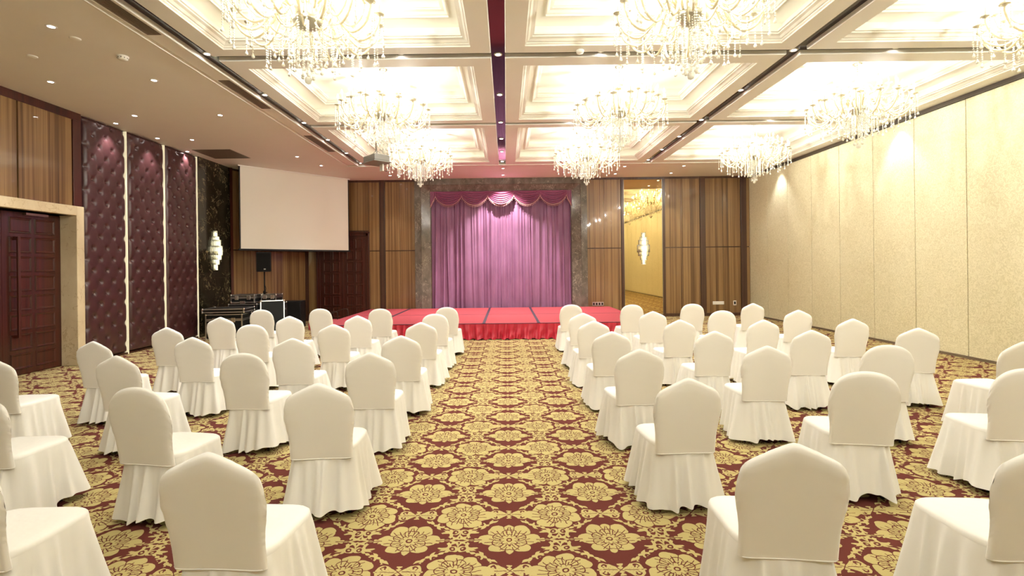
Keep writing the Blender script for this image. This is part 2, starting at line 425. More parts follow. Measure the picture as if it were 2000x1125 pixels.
for s in (-1, 1):
    e = door_leaf(d1, 1.035, 2.69, 2, 8); e.rotation_euler = (0, 0, PI / 2); e.location = (0, s * .52 + .0, .01)
    # local -y of the leaf faces +X after the turn
    hb = nb(); hx = -s * .33
    box(hb, (hx - .022, -.10, .62), (hx + .022, -.065, 2.28), .005); box(hb, (hx - .022, -.065, .62), (hx + .022, 0, .67)); box(hb, (hx - .022, -.065, 2.22), (hx + .022, 0, 2.28))
    obj('pull_handle', hb, 'mahogany', e)
obj('door_closer', box(nb(), (.005, .35, 2.66), (.06, .75, 2.70)), 'silver', d1)
d2 = sempty('door_2', ((bx(625) + bx(716)) / 2, YB + .0, 0))
wdr = bx(716) - bx(626)
for s in (-1, 1):
    e = door_leaf(d2, wdr / 2 - .004, 2.75, 2, 7); e.location = (s * wdr / 4, -.02, .01)
bm = nb()
for s in (-1, 1):
    box(bm, (s * wdr / 2, -.05, 0), (s * (wdr / 2 + .075), .04, 2.87), .006); box(bm, (s * (wdr / 2 + .075), -.08, 0), (s * (wdr / 2 + .105), .04, 2.90), .005)
box(bm, (-wdr / 2 - .1, -.05, 2.77), (wdr / 2 + .1, .04, 2.86), .006); box(bm, (-wdr / 2 - .13, -.08, 2.86), (wdr / 2 + .13, .04, 2.90), .006)
obj('door_frame', bm, 'mahogany', d2)
# left marble slab with joints
bm = nb()
for k in range(8): box(bm, (XL - .08, 12.47, .02 + k * .74), (XL, 13.90, min(4.6, .02 + k * .74 + .737)), .002)
mt = struct('trim_2', bm, 'marble_side')
# upholstered panels
BP, BR = .31, .43
pos = {0: 'first, nearest the cream door frame', 1: 'middle one of the three', 2: 'last, beside the dark marble slab'}
bbm = nb(); lathe(bbm, [(.003, .012), (.012, .009), (.016, .002), (.016, -.004)], 10); bme = bpy.data.meshes.new('upholstery_button'); bbm.to_mesh(bme); bbm.free(); bme.materials.append(M['button'])
for p in bme.polygons: p.use_smooth = True
for k, (y0, y1) in enumerate(((9.09, 10.10), (10.16, 11.23), (11.29, 12.42))):
    t = thing('padded_wall_panel', 'burgundy buttoned leather wall panel, full height, ' + pos[k], 'wall panel', (XL - .08, (y0 + y1) / 2, 0), 0, 'buttoned leather wall panels')
    w = (y1 - y0); Z0, Z1 = .04, 4.58
    def fn(i, j, w=w):
        y = -w / 2 + w * i; z = Z0 + (Z1 - Z0) * j
        a = y / BP + z / BR; c = y / BP - z / BR
        sa, sc2 = abs(math.sin(PI * a)), abs(math.sin(PI * c))
        ra, rc = a - round(a), c - round(c)
        dy, dz = (ra + rc) / 2 * BP, (ra - rc) / 2 * BR
        d = math.sqrt(dy * dy + dz * dz)
        h = .055 + .030 * (1 - math.exp(-(d / .042) ** 2)) + .007 * (sa * sc2) ** .4
        e = min(i, 1 - i) * w; ez = min(z - Z0, Z1 - z)
        h *= min(1, (e / .05)) ** .4 * min(1, max(ez, 0) / .04) ** .4
        return (h + .005, y, z)
    bm = nb(); grid(bm, fn, 64, 240); obj('leather_pad', bm, 'leather', t, True)
    for ia in range(-8, 9):
        for jz in range(0, 24):
            if (ia + jz) % 2: continue
            y = ia * BP / 2; z = jz * BR / 2
            if abs(y) < w / 2 - .04 and Z0 + .05 < z < Z1 - .05: lobj('upholstery_button', bme, t, (.060, y, z), (0, PI / 2, 0))
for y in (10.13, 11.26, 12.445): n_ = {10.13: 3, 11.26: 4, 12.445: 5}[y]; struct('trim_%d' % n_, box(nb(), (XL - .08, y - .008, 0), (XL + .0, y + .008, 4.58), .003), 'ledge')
struct('baseboard_left', box(nb(), (XL - .08, 9.08, 0), (XL - .01, 12.45, .035)), 'mahogany')
# ------------------------------------------------------------------ ceiling
cl = struct('ceiling', nb(), 'ceil')
bm = nb()
box(bm, (-8.6, YF - .2, ZC), (-4.47, 16.7, ZC + .12)); box(bm, (-4.47, 13.97, ZC), (8.25, 16.7, ZC + .12)); box(bm, (-4.47, YF - .2, ZC), (8.25, -5.8, ZC + .12))
bm.to_mesh(cl.data); bm.free()
obj('vent_band', box(nb(), (-4.47, -5.8, ZC + .035), (-4.15, 13.97, ZC + .1)), 'ceil', cl)
bm = nb()
box(bm, (-4.485, -5.8, ZC - .012), (-4.455, 13.985, ZC + .05), .004); box(bm, (-4.185, -5.8, ZC - .012), (-4.145, 13.9, ZC + .06), .004)
box(bm, (-4.45, 13.955, ZC - .012), (8.03, 13.99, ZC + .05), .004)
obj('edge_bead', bm, 'plaster', cl)
XS = [(-4.145, -3.955), (-.175, .015), (3.925, 4.115)]
YSs = [9.97, 6.75, 3.55, .35, -2.85]
bm = nb()
for a, b_ in XS: box(bm, (a, -5.8, ZC + .06), (b_, 13.88, ZC + .08))
for y in YSs: box(bm, (-4.145, y - .075, ZC + .061), (8.03, y + .075, ZC + .081))
obj('mirror_strip', bm, 'strip', cl)
def loft(rects, cap=True):
    bm = nb(); R = []
    for (x0, x1, y0, y1, z) in rects: R.append([bm.verts.new(p) for p in ((x0, y0, z), (x1, y0, z), (x1, y1, z), (x0, y1, z))])
    for a, b_ in zip(R, R[1:]):
        for k in range(4): bm.faces.new((a[k], a[(k + 1) % 4], b_[(k + 1) % 4], b_[k]))
    if cap: bm.faces.new(R[-1])
    return bm
cols = [(-3.955, -.175, -3.69, -.44), (.015, 3.925, .28, 3.66), (4.115, 8.0, 4.38, 7.70)]
bays = [(10.045, 13.955, 10.27, 13.58), (6.825, 9.895, 7.10, 9.70), (3.625, 6.675, 3.90, 6.47), (.425, 3.475, .70, 3.20), (-2.775, .275, -2.5, .0), (-5.8, -2.925, -5.5, -3.2)]
prof = [(0, 0), (0, .018), (.018, .03), (.018, .042), (.035, .046), (.06, .07), (.095, .082), (.095, .098), (.115, .102), (.115, .125),
        (-.02, .13), (-.02, .27), (.24, .28), (.24, .265), (.255, .262), (.255, .285), (.275, .29), (.30, .315), (.335, .325), (.335, .34), (.35, .345), (.35, .37), (.20, .375), (.20, .50)]
cof = []
for bi, (Y0, Y1, y0, y1) in enumerate(bays):
    for ci, (X0, X1, x0, x1) in enumerate(cols):
        rs = [(X0, X1, Y0, Y1, ZC + .075), (X0, X1, Y0, Y1, ZC + .008), (X0 + .008, X1 - .008, Y0 + .008, Y1 - .008, ZC)]
        o1 = obj('coffer_frame', loft(rs + [(x0, x1, y0, y1, ZC)], False), 'frameplaster', cl)
        o = obj('coffer', loft([(x0 + i, x1 - i, y0 + i, y1 - i, ZC + z) for i, z in prof]), 'plaster', cl)
        # light strips lying in the two coves
        for nm, ins, zz in (('cove_light', .045, .132), ('cove_light', .27, .378)):
            bm = nb(); w = .03
            a = [(x0 + ins - w, x1 - ins + w, y0 + ins - w, y1 - ins + w, ZC + zz), (x0 + ins, x1 - ins, y0 + ins, y1 - ins, ZC + zz)]
            bm = loft(a, False)
            ob = obj(nm, bm, 'cove', o)
        cof.append(((x0 + x1) / 2, (y0 + y1) / 2, bi, ci))
# ------------------------------------------------------------------ lights
def light(kind, name, loc, energy, col, parent=None, **k):
    ld = bpy.data.lights.new(name, kind); ld.energy = energy; ld.color = col
    for a, b_ in k.items(): setattr(ld, a, b_)
    o = bpy.data.objects.new(name, ld); C.objects.link(o); o.location = loc
    if parent: o.parent = parent
    return o
# ------------------------------------------------------------------ downlights
def mesh_of(bm, mat, smooth=True):
    me = bpy.data.meshes.new('m'); bm.to_mesh(me); bm.free(); me.materials.append(M[mat])
    for p in me.polygons: p.use_smooth = smooth
    return me
DL_ring = mesh_of(lathe(nb(), [(.036, .01), (.036, -.004), (.052, -.006), (.058, 0), (.058, .01)], 20, cap=False), 'white'); DL_ring.name = 'trim_ring'
DL_lens = mesh_of(lathe(nb(), [(.002, -.001), (.036, -.001)], 16, cap=False), 'downlight'); DL_lens.name = 'lens'
SP = bpy.data.lights.new('downlight_beam', 'SPOT'); SP.energy = 72; SP.color = (.95, .96, .97); SP.spot_size = 1.35; SP.spot_blend = .7; SP.shadow_soft_size = .03
SP2 = bpy.data.lights.new('downlight_beam_strong', 'SPOT'); SP2.energy = 430; SP2.color = (1, .92, .88); SP2.spot_size = 1.75; SP2.spot_blend = .6; SP2.shadow_soft_size = .03
def downlight(loc, label, group, strong=False, aim=None):
    t = thing('downlight', label, 'ceiling light', loc, 0, group)
    lobj('trim_ring', DL_ring, t); lobj('lens', DL_lens, t)
    o = lobj('light_beam', SP2 if strong else SP, t, (0, 0, -.02))
    if aim: o.rotation_euler = aim
left = [((100, 52), 'nearest the camera above the wood-panelled wall'), ((99, 160), 'above the wood panel over the cream door frame'), ((301, 157), 'right of the smoke detector over the left seats'),
        ((263, 226), 'in front of the first leather panel'), ((226, 241), 'closest to the top of the first leather panel'), ((430, 225), 'midway between leather wall and vent band'),
        ((307.5, 270), 'tight above the second leather panel'), ((375, 273), 'near the corner of the square return grille'), ((366, 296), 'tight above the third leather panel'),
        ((580, 306), 'before the top of the projection screen'), ((627.5, 323.5), 'close to the right end of the projection screen')]
for (x, y), s in left: downlight(atz(x, y, ZC - .001), 'round recessed downlight in the left soffit, ' + s, 'downlights in the left soffit')
wh = ['nearest the camera', 'second from the camera', 'third from the camera', 'fourth from the camera', 'second from the stage end', 'last before the stage end']
for lst, s, XX in ((((395.7, 105.6), (508, 185.6), (586.6, 240), (633.5, 273), (671, 299), (701, 320)), 'left', -4.05), (((976, 106.6), (979.7, 185), (981, 239), (982, 271), (983, 296), (984, 317.5)), 'centre', -.08), (((1555, 98), (1451, 176), (1373, 234), (1328, 266.6), (1292.5, 292), (1265, 314)), 'right', 4.02)):
    for (x, y), k in zip(lst, wh):
        p = atz(x, y, ZC + .055); p.x = XX; p.y = min(p.y, 13.8); downlight(p, 'round downlight in the %s lengthwise dark ceiling strip, %s' % (s, k), 'downlights in the dark strips')
for (x, y), s, yy in (((784, 107), 'left of the centre strip in the near dark cross strip', 6.75), ((1171.6, 105), 'right of the centre strip in the near dark cross strip', 6.75), ((597, 106), 'behind the near left chandelier in the dark cross strip', 6.75), ((1744, 96.7), 'nearest the cream partition in the near dark cross strip', 6.75),
                  ((1111, 238.5), 'in the far dark cross strip beside the centre strip', 9.97), ((1501.6, 233.6), 'in the far dark cross strip towards the cream partition', 9.97)):
    p = atz(x, y, ZC + .055); p.y = yy; downlight(p, 'round downlight ' + s, 'downlights in the dark strips')
for (x, y), s, st in (((982.5, 329), 'nearer the seats of two at mid-stage', True), ((982.5, 342), 'closest to the marble frame above the curtain middle', True), ((746, 330.6), 'left of the far left chandelier', False), ((762, 343), 'close to the wood panels left of the stage', False),
                  ((1220, 325), 'right of the far middle chandelier', False), ((1201.5, 339.5), 'close to the wood panel right of the stage', False), ((1335.5, 324), 'in front of the wood panels right of the mirror', False), ((1310.7, 338), 'close to the pilaster right of the mirror', False)):
    p = atz(x, y, ZC - .001); p.y = min(p.y, 15.85); downlight(p, 'round downlight in the back soffit, ' + s, 'downlights in the back soffit', st, (.12, 0, 0) if st and y > 340 else None)
for y in (9.97, 14.3):
    downlight((7.80, y, ZC - .001 if y > 13 else ZC + .055), 'small downlight washing the cream partition ' + ('over the middle of its length' if y < 12 else 'near the back corner'), 'partition wall washers', False)
# ------------------------------------------------------------------ small ceiling things
p = atz(240, 110, ZC)
t = thing('smoke_detector', 'white round smoke detector on the left soffit above the leather wall', 'smoke detector', p)
bm = lathe(nb(), [(.07, 0), (.07, -.012), (.062, -.016), (.058, -.04), (.045, -.052), (.01, -.054)], 24); obj('detector_body', bm, 'white', t, True)
bm = nb()
for k in range(10):
    a = k * PI / 5; box(bm, (-.004 + .058 * math.cos(a), -.004 + .058 * math.sin(a), -.034), (.004 + .058 * math.cos(a), .004 + .058 * math.sin(a), -.022))
obj('vent_slots', bm, 'black', t)
for (x, y), s in (((147, 75), 'nearer the smoke detector'), ((63, 110), 'nearer the wood-panelled wall')):
    t = thing('ceiling_cover_disc', 'flat round beige cover disc on the left soffit, ' + s, 'ceiling cover', atz(x, y, ZC), 0, 'beige cover discs')
    obj('disc', lathe(nb(), [(.06, .05), (.06, -.006), (.05, -.012), (.01, -.014)], 24), 'ceil', t, True)
p = atz(1127, 107, ZC + .06); t = thing('smoke_detector', 'small white smoke detector beside the near dark cross strip, right of centre', 'smoke detector', (p.x, 6.62, ZC))
obj('detector_body', lathe(nb(), [(.055, 0), (.055, -.012), (.045, -.035), (.01, -.04)], 20), 'white', t, True)
# grilles
def vent(name, label, x0, x1, y0, y1, z, along, pitch, group=None):
    t = thing(name, label, 'air vent', ((x0 + x1) / 2, (y0 + y1) / 2, z), 0, group); hx, hy = (x1 - x0) / 2, (y1 - y0) / 2
    bm = nb(); w = .02
    box(bm, (-hx, -hy, -.008), (-hx + w, hy, .002)); box(bm, (hx - w, -hy, -.008), (hx, hy, .002)); box(bm, (-hx + w, -hy, -.008), (hx - w, -hy + w, .002)); box(bm, (-hx + w, hy - w, -.008), (hx - w, hy, .002))
    obj('vent_frame', bm, 'grille', t); bm = nb()
    n = int((2 * (hy if along == 'x' else hx) - 2 * w) / pitch)
    for k in range(n):
        q = -((hy if along == 'x' else hx) - w) + (k + .5) * pitch
        if along == 'x': box(bm, (-hx + w, q - pitch * .3, -.007), (hx - w, q + pitch * .3, -.001))
        else: box(bm, (q - pitch * .3, -hy + w, -.007), (q + pitch * .3, hy - w, -.001))
    obj('louvres', bm, 'grille', t); obj('vent_cavity', box(nb(), (-hx + w, -hy + w, -.0008), (hx - w, hy - w, .002)), 'black', t)
vent('return_air_grille', 'large square brown return air grille in the left soffit near the marble slab', -7.52, -6.6, 11.8, 12.75, ZC, 'x', .035)
for (ya, yb), s in (((5.05, 6.1), 'nearest the camera'), ((7.6, 8.95), 'middle one'), ((10.8, 12.3), 'closest to the projection screen')):
    vent('linear_air_vent', 'long narrow brown air vent in the left ceiling band, ' + s, -4.42, -4.22, ya, yb, ZC + .035, 'y', .022, 'linear vents in the left ceiling band')
# ------------------------------------------------------------------ chandeliers
def chain_mesh(length, bead=.0105, drop=.0185, wob=0):
    bm = nb(); z = 0; n = int((length - drop * 2.6) / (bead * 2.5))
    for k in range(n):
        c = -k * bead * 2.5 - bead
        lathe(bm, [(.0012, c + bead), (bead, c), (.0012, c - bead)], 5, cap=False)
    c = -n * bead * 2.5
    lathe(bm, [(.0012, c), (drop * .35, c - drop * .9), (drop, c - drop * 2.2), (drop * .8, c - drop * 2.9), (.0015, c - drop * 3.3)], 7, cap=False)
    return mesh_of(bm, 'crystal')
ch_m = {L_: chain_mesh(L_) for L_ in (.16, .20, .26, .34, .44, .54)}
def arm_mesh(pts, r):
    bm = nb(); tube(bm, spline(pts, 4), r, 7); return mesh_of(bm, 'armglass')
def P2(l): return [(a, 0, b_) for a, b_ in l]
arm_out = arm_mesh(P2([(.12, -.80), (.19, -.66), (.29, -.66), (.40, -.86), (.53, -.97), (.67, -.91), (.74, -.77), (.74, -.70)]), .013)
arm_mid = arm_mesh(P2([(.12, -.76), (.18, -.58), (.27, -.60), (.36, -.78), (.46, -.84), (.56, -.76), (.60, -.64), (.59, -.60)]), .012)
arm_up = arm_mesh(P2([(.05, -.60), (.10, -.40), (.19, -.42), (.26, -.56), (.34, -.58), (.41, -.50), (.42, -.44)]), .011)
scroll = arm_mesh(P2([(.10, -.78), (.17, -.90), (.28, -.94), (.37, -.86), (.36, -.76), (.29, -.74), (.27, -.80)]), .010)
cup = mesh_of(lathe(nb(), [(.004, -.02), (.016, -.012), (.022, 0), (.052, .006), (.056, .012), (.02, .01), (.017, .03), (.013, .032)], 12, cap=False), 'armglass')
cring = mesh_of(lathe(nb(), [(.019, .0), (.024, .004), (.024, .014), (.015, .016)], 10, cap=False), 'silver')
candle = mesh_of(lathe(nb(), [(.011, .016), (.011, .115), (.006, .118)], 8), 'white')
bulb = mesh_of(lathe(nb(), [(.006, .116), (.016, .132), (.017, .146), (.010, .168), (.002, .186)], 8), 'bulb')
CHP = bpy.data.lights.new('candle_glow', 'POINT'); CHP.energy = 24; CHP.color = (.97, .975, .93); CHP.shadow_soft_size = .018
def make_chandelier(label):
    t = thing('chandelier', label, 'chandelier', (0, 0, 0), 0, 'crystal chandeliers in the ceiling coffers')
    obj('canopy', lathe(nb(), [(.075, 0), (.075, -.015), (.05, -.035), (.02, -.055), (.012, -.07)], 18), 'silver', t, True)
    bm = nb(); tube(bm, [(0, 0, -.06), (0, 0, -.36)], .009, 8)
    for k in range(9): lathe(bm, [(.009, -.075 - k * .032), (.017, -.09 - k * .032), (.009, -.105 - k * .032)], 8, cap=False)
    obj('stem', bm, 'chrome', t, True)
    obj('glass_column', lathe(nb(), [(.012, -.34), (.05, -.36), (.055, -.38), (.02, -.42), (.045, -.48), (.06, -.53), (.025, -.58), (.05, -.63), (.04, -.68), (.06, -.72), (.03, -.76)], 14), 'armglass', t, True)
    obj('hub_bowl', lathe(nb(), [(.05, -.72), (.13, -.74), (.155, -.77), (.15, -.81), (.11, -.85), (.05, -.87), (.01, -.88)], 22), 'silver', t, True)
    obj('ball_finial', lathe(nb(), [(.004, -.88), (.012, -.9), (.006, -1.36), (.03, -1.38), (.036, -1.41), (.03, -1.435), (.004, -1.45)], 12), 'crystal', t, True)
    def arm(name, me, r, z, a):
        o = lobj(name, me, t, None, (0, 0, a))
        for nm, q in (('drip_cup', cup), ('cup_ring', cring), ('candle', candle), ('bulb', bulb)): lobj(nm, q, o, (r, 0, z))
    for k in range(18): arm('arm', arm_out, .74, -.70, k * 2 * PI / 18)
    for k in range(12): arm('arm', arm_mid, .59, -.60, (k + .5) * 2 * PI / 12)
    for k in range(8): arm('arm', arm_up, .42, -.44, (k + .25) * 2 * PI / 8)
    for k in range(8): lobj('scroll_arm', scroll, t, None, (0, 0, (k + .3) * 2 * PI / 8))
    rnd = random.Random(3)
    for k in range(18):
        for dr, da, L_ in ((.045, .0, .34), (-.01, .065, .44 if k % 2 else .26)):
            a = k * 2 * PI / 18 + da; lobj('crystal_strand', ch_m[L_], t, ((.74 + dr) * math.cos(a), (.74 + dr) * math.sin(a), -.695))
    for n, r, z, L_ in ((6, .06, -.86, .54), (9, .13, -.84, .44), (12, .19, -.80, .44), (12, .28, -.90, .34), (12, .40, -.86, .26), (13, .54, -.94, .26)):
        for k in range(n):
            a = (k + rnd.random() * .3) * 2 * PI / n; lobj('crystal_strand', ch_m[L_], t, (r * math.cos(a), r * math.sin(a), z))
    gm = nb()
    for q in range(23):
        u_ = q / 22; x_ = .05 + u_ * .66; z_ = -.36 - .34 * u_ - .16 * math.sin(PI * u_) * 1.0
        lathe(gm, [(.001, .010), (.0095, 0), (.001, -.010)], 5, (x_, 0, z_), False)
    gm = mesh_of(gm, 'crystal')
    for k in range(12): lobj('bead_garland', gm, t, None, (0, 0, (k + .2) * PI / 6))
    for k in range(4):
        a = (k + .5) * PI / 2; lobj('candle_glow', CHP, t, (.50 * math.cos(a), .50 * math.sin(a), -.60))
    return t
colw = ['left', 'middle', 'right']; roww = ['row farthest from camera', 'middle row of coffers', 'nearest row, cut by the photo top']
first = None
for cx, cy, bi, ci in cof:
    if bi == 5: continue
    if bi <= 2:
        lab = 'crystal candle-bulb chandelier, %s column of coffers, %s' % (colw[ci], roww[bi])
    else: lab = 'added unseen crystal chandelier in the coffers behind the camera, %s column, %s' % (colw[ci], 'first row overhead' if bi == 3 else 'second row back')  # unseen rows, added for their light and for the mirror
    loc = (cx, cy, ZC + .498)
    if first is None: first = make_chandelier(lab); first.location = loc
    elif bi <= 3: dup(first, loc, .13 * (ci + 3 * bi), lab)
    else:
        r = thing('chandelier', lab, 'chandelier', loc, 0, 'crystal chandeliers in the ceiling coffers')
        for ch in first.children:
            if ch.name.split('.')[0] in ('canopy', 'stem', 'hub_bowl', 'arm', 'candle_glow', 'glass_column'):
                c = ch.copy(); C.objects.link(c); c.parent = r
                for g in ch.children: d = g.copy(); C.objects.link(d); d.parent = c
# ------------------------------------------------------------------ chairs
def back_bm(pointed, seed):
    rn = random.Random(seed); ph = [rn.random() * 6 for _ in range(6)]
    bm = nb(); z0 = .405
    def top(s):
        s = abs(s)
        if pointed: return .790 + .052 * (1 - s ** 9) ** .5 + .098 * (math.sqrt((1 - s) ** 2 + .002) if s > .5 else 1 - math.sqrt(s * s + .0035) + .03) 
        return .775 + .095 * (1 - s ** 5) ** .5 + .070 * (1 - s * s)
    def wid(t): return .207 + .026 * math.exp(-((t - .78) / .30) ** 2) + .004 * (1 - t)
    def f(side):
        def g(i, j):
            s = -1 + 2 * i; t = j
            s = math.copysign(abs(s) ** .85, s)
            w = wid(t); x = w * s; z = z0 + t * (top(s) - z0)
            # round the shoulders
            th = .027 * max(0, 1 - abs(s) ** 6) ** .5 * max(0, 1 - t ** 14) ** .5
            y = -.205 - .085 * (z - z0) / .53 + side * th + (.012 * (1 - s * s))
            if side < 0:
                y += .0035 * math.sin(z * 105 + 2.5 * math.sin(z * 13 + ph[0]) + s * 4) * abs(s) ** 5 * math.exp(-((z - .72) / .16) ** 2) - .004 * math.exp(-((z - .80 - .05 * math.cos(s * 2)) / .012) ** 2) * .4
            return (x, y, z)
        return g
    NU, NV = 30, 26
    A = grid(bm, f(-1), NU, NV); B = grid(bm, f(1), NU, NV)
    bmesh.ops.remove_doubles(bm, verts=bm.verts[:], dist=.0006)
    return bm
def per(a):
    # rounded-rectangle seat outline, a in [0,1) starting at back middle, going round
    th = a * 2 * PI - PI / 2; c, s = math.cos(th), math.sin(th); n = 5.0
    k = (abs(c) ** n + abs(s) ** n) ** (-1 / n)
    x, y = .222 * c * k, .225 * s * k + .015
    if y > 0: x *= 1 + .06 * y / .24
    else: x *= 1 - .06 * (-y / .21)
    return x, y
def seat_bm():
    bm = nb(); rings = []; N = 56
    for (sc2, z) in ((1.0, .42), (1.012, .445), (.995, .462), (.95, .472), (.8, .478), (.55, .481), (.25, .482)):
        rings.append([bm.verts.new((per(i / N)[0] * sc2, (per(i / N)[1] - .015) * sc2 + .015, z)) for i in range(N)])
    for a, b_ in zip(rings, rings[1:]):
        for i in range(N): bm.faces.new((a[i], a[(i + 1) % N], b_[(i + 1) % N], b_[i]))
    bm.faces.new(rings[-1]); return bm
def skirt_bm(seed):
    rn = random.Random(seed); bm = nb(); N = 190; K = 15
    folds = []; a = rn.random() * .05
    while a < .985: folds.append((a, .35 + rn.random() * 1.0, .010 + rn.random() * .012)); a += .040 + rn.random() * .042
    hp = [rn.random() * 6 for _ in range(4)]
    def fn(i, j):
        x, y = per(i); x2, y2 = per((i + .002) % 1); tx, ty = x2 - x, y2 - y; l = math.hypot(tx, ty) or 1; nx, ny = ty / l, -tx / l
        h = j; v = 0
        for (fa, am, wd_) in folds:
            d = min(abs(i - fa), 1 - abs(i - fa)); v += am * math.exp(-(d / (wd_ * (.75 + .45 * h))) ** 2)
        back = math.exp(-(min(i, 1 - i) / .11) ** 2)
        corner = max(0, abs(x) * abs(y - .015) / (.222 * .225) - .45) / .55
        off = .006 + (.052 + .035 * corner) * h ** 1.15 + (v - .5) * .060 * h ** .8
        hem = .010 + .017 * (1 + math.sin(2 * PI * i * 3 + hp[0])) + .008 * (1 + math.sin(2 * PI * i * 7 + hp[1])) - .010 * (v - .6) + .01
        z = .447 - back * .03 - h * (.447 - back * .03 - max(.006, hem))
        if h < .08: off *= h / .08 * .6 + .4
        sway = .006 * math.sin(2 * PI * i * 2 + hp[2]) * h
        return (x + nx * (off + sway), y + ny * (off + sway), z)
    grid(bm, fn, N, K, True); return bm
backs = {True: [mesh_of(back_bm(True, s), 'fabric') for s in (1, 2)], False: [mesh_of(back_bm(False, s), 'fabric') for s in (3, 4)]}
seatm = mesh_of(seat_bm(), 'fabric2'); skirts = [mesh_of(skirt_bm(s), 'fabric2') for s in (11, 12, 13, 14, 15, 16)]
def pipe_mesh():
    bm = nb(); N = 24
    pts = []
    for k in range(N + 1):
        q = -1 + 2 * k / N; pts.append((.209 * q, -.205 - .027 * max(0, 1 - q ** 6) ** .5 + .012 * (1 - q * q), .406))
    tube(bm, pts, .0035, 5); return mesh_of(bm, 'fabric')
pipem = pipe_mesh()
legme = mesh_of(tube(nb(), [(0, 0, 0), (0, 0, .40)], [.011, .013], 8), 'legm')
for me in (seatm, *skirts, *backs[True], *backs[False]):
    bmx = nb(); bmx.from_mesh(me); bmesh.ops.recalc_face_normals(bmx, faces=bmx.faces[:]); bmx.to_mesh(me); bmx.free()
def make_chair(pointed, var):
    t = thing('banquet_chair', 'x', 'chair', (0, 0, 0), 0, 'white covered banquet chairs in rows facing the stage')
    lobj('backrest_cover', backs[pointed][var % 2], t); lobj('seat_cover', seatm, t); lobj('skirt', skirts[var % 6], t); lobj('seam_piping', pipem, t)
    for sx in (-1, 1):
        for sy, y in ((-1, -.155), (1, .19)): lobj('leg', legme, t, (sx * .165, y, 0))
    return t
LEFT = {1: [(405, 883, 1), (-118, 890, 1)], 2: [(620, 748, 1), (265, 757, 0), (-62, 764, 1)], 3: [(722, 688, 1), (473, 690, 0), (226, 694, 1), (-24, 698, 1)],
        4: [(783, 655, 1), (571, 660, 1), (375, 658, 1), (181, 666, 1)], 5: [(822, 629, 1), (651, 633, 1), (491, 634, 0), (325, 639, 1)],
        6: [(849, 613, 0), (698, 616, 1), (565, 617, 1), (430, 619, 1)], 7: [(872, 600, 0), (742, 603, 0), (625, 603, 0), (510, 605, 0)]}
RIGHT = {1: [(1552, 865, 1), (2062, 866, 1)], 2: [(1345, 738, 1), (1692, 726, 0), (2008, 720, 0)], 3: [(1250, 681, 1), (1499, 675, 1), (1735, 674, 0), (1999, 667, 1)],
         4: [(1195, 647, 1), (1396, 646, 1), (1586, 644, 1), (1794, 640, 1)], 5: [(1160, 626, 1), (1328, 624, 1), (1492, 624, 1), (1666, 622, 1)],
         6: [(1138.6, 611, 1), (1275.5, 607.5, 1), (1411, 606.7, 0), (1559.5, 605, 1)], 7: [(1115.5, 595, 0), (1234.6, 595, 0), (1352.6, 593.5, 0), (1471, 592, 1)]}
YAW = {('L', 1, 0): -3, ('L', 2, 0): 4, ('L', 2, 1): -9, ('R', 1, 0): -6, ('R', 2, 1): -9, ('R', 3, 1): -3, ('R', 4, 3): -10, ('R', 3, 2): -8, ('L', 4, 3): -8, ('L', 3, 2): -8, ('R', 2, 2): -8, ('R', 1, 1): -4, ('L', 5, 3): -3}
protos = {}
roww = {1: 'row nearest the camera', 2: 'second row from the camera', 3: 'third row from the camera', 4: 'middle row of seven', 5: 'third row from the stage', 6: 'second row from the stage', 7: 'row nearest the stage'}
rn = random.Random(5); cnt = 0
for side, tab in (('L', LEFT), ('R', RIGHT)):
    for row, lst in tab.items():
        for ci, (px, py, pt) in enumerate(lst):
            yaw = math.radians(YAW.get((side, row, ci), rn.uniform(-3, 3)))
            pa = atz(px, py, .938)
            off = Matrix.Rotation(yaw, 3, 'Z') @ Vector((0, -.285, 0))
            loc = (pa.x - off.x, pa.y - off.y, 0)
            lab = '%s %s-backed covered chair %s of aisle, %s' % (['first', 'second', 'third', 'fourth'][ci], 'peak' if pt else 'round', 'left' if side == 'L' else 'right', roww[row])
            key = (bool(pt), cnt % 6)
            if key not in protos:
                t = make_chair(*key); protos[key] = t; t.location = loc; t.rotation_euler = (0, 0, yaw); t['label'] = lab
            else: dup(protos[key], loc, yaw, lab)
            cnt += 1
# ------------------------------------------------------------------ stage
SX0, SX1, SY0, SY1, SZ = -4.45, 3.35, 11.55, 16.02, .37
t = thing('stage', 'low red carpeted stage platform with a gathered red satin skirt before the purple curtain', 'stage', ((SX0 + SX1) / 2, SY0, 0))
cx = (SX0 + SX1) / 2
for i in range(6):
    for j in range(2):
        a = SX0 - cx + i * 1.3; y0 = j * (SY1 - SY0) / 2
        obj('deck_panel', box(nb(), (a + .006, y0 + .006, .05), (a + 1.294, y0 + (SY1 - SY0) / 2 - .006, SZ), .006), 'red', t)
bm = nb()
for i in range(1, 6):
    if i in (1, 3, 4): box(bm, (SX0 - cx + i * 1.3 - .035, .0, SZ - .01), (SX0 - cx + i * 1.3 + .035, SY1 - SY0, SZ + .003))
box(bm, (SX0 - cx, -.004, SZ - .035), (SX1 - cx, .03, SZ + .003))
box(bm, (SX0 - cx, (SY1 - SY0) / 2 - .012, SZ - .01), (SX1 - cx, (SY1 - SY0) / 2 + .012, SZ + .0025))
obj('seam_tape', bm, 'tape', t)
rn = random.Random(9); ph = [rn.random() * 6 for _ in range(12)]
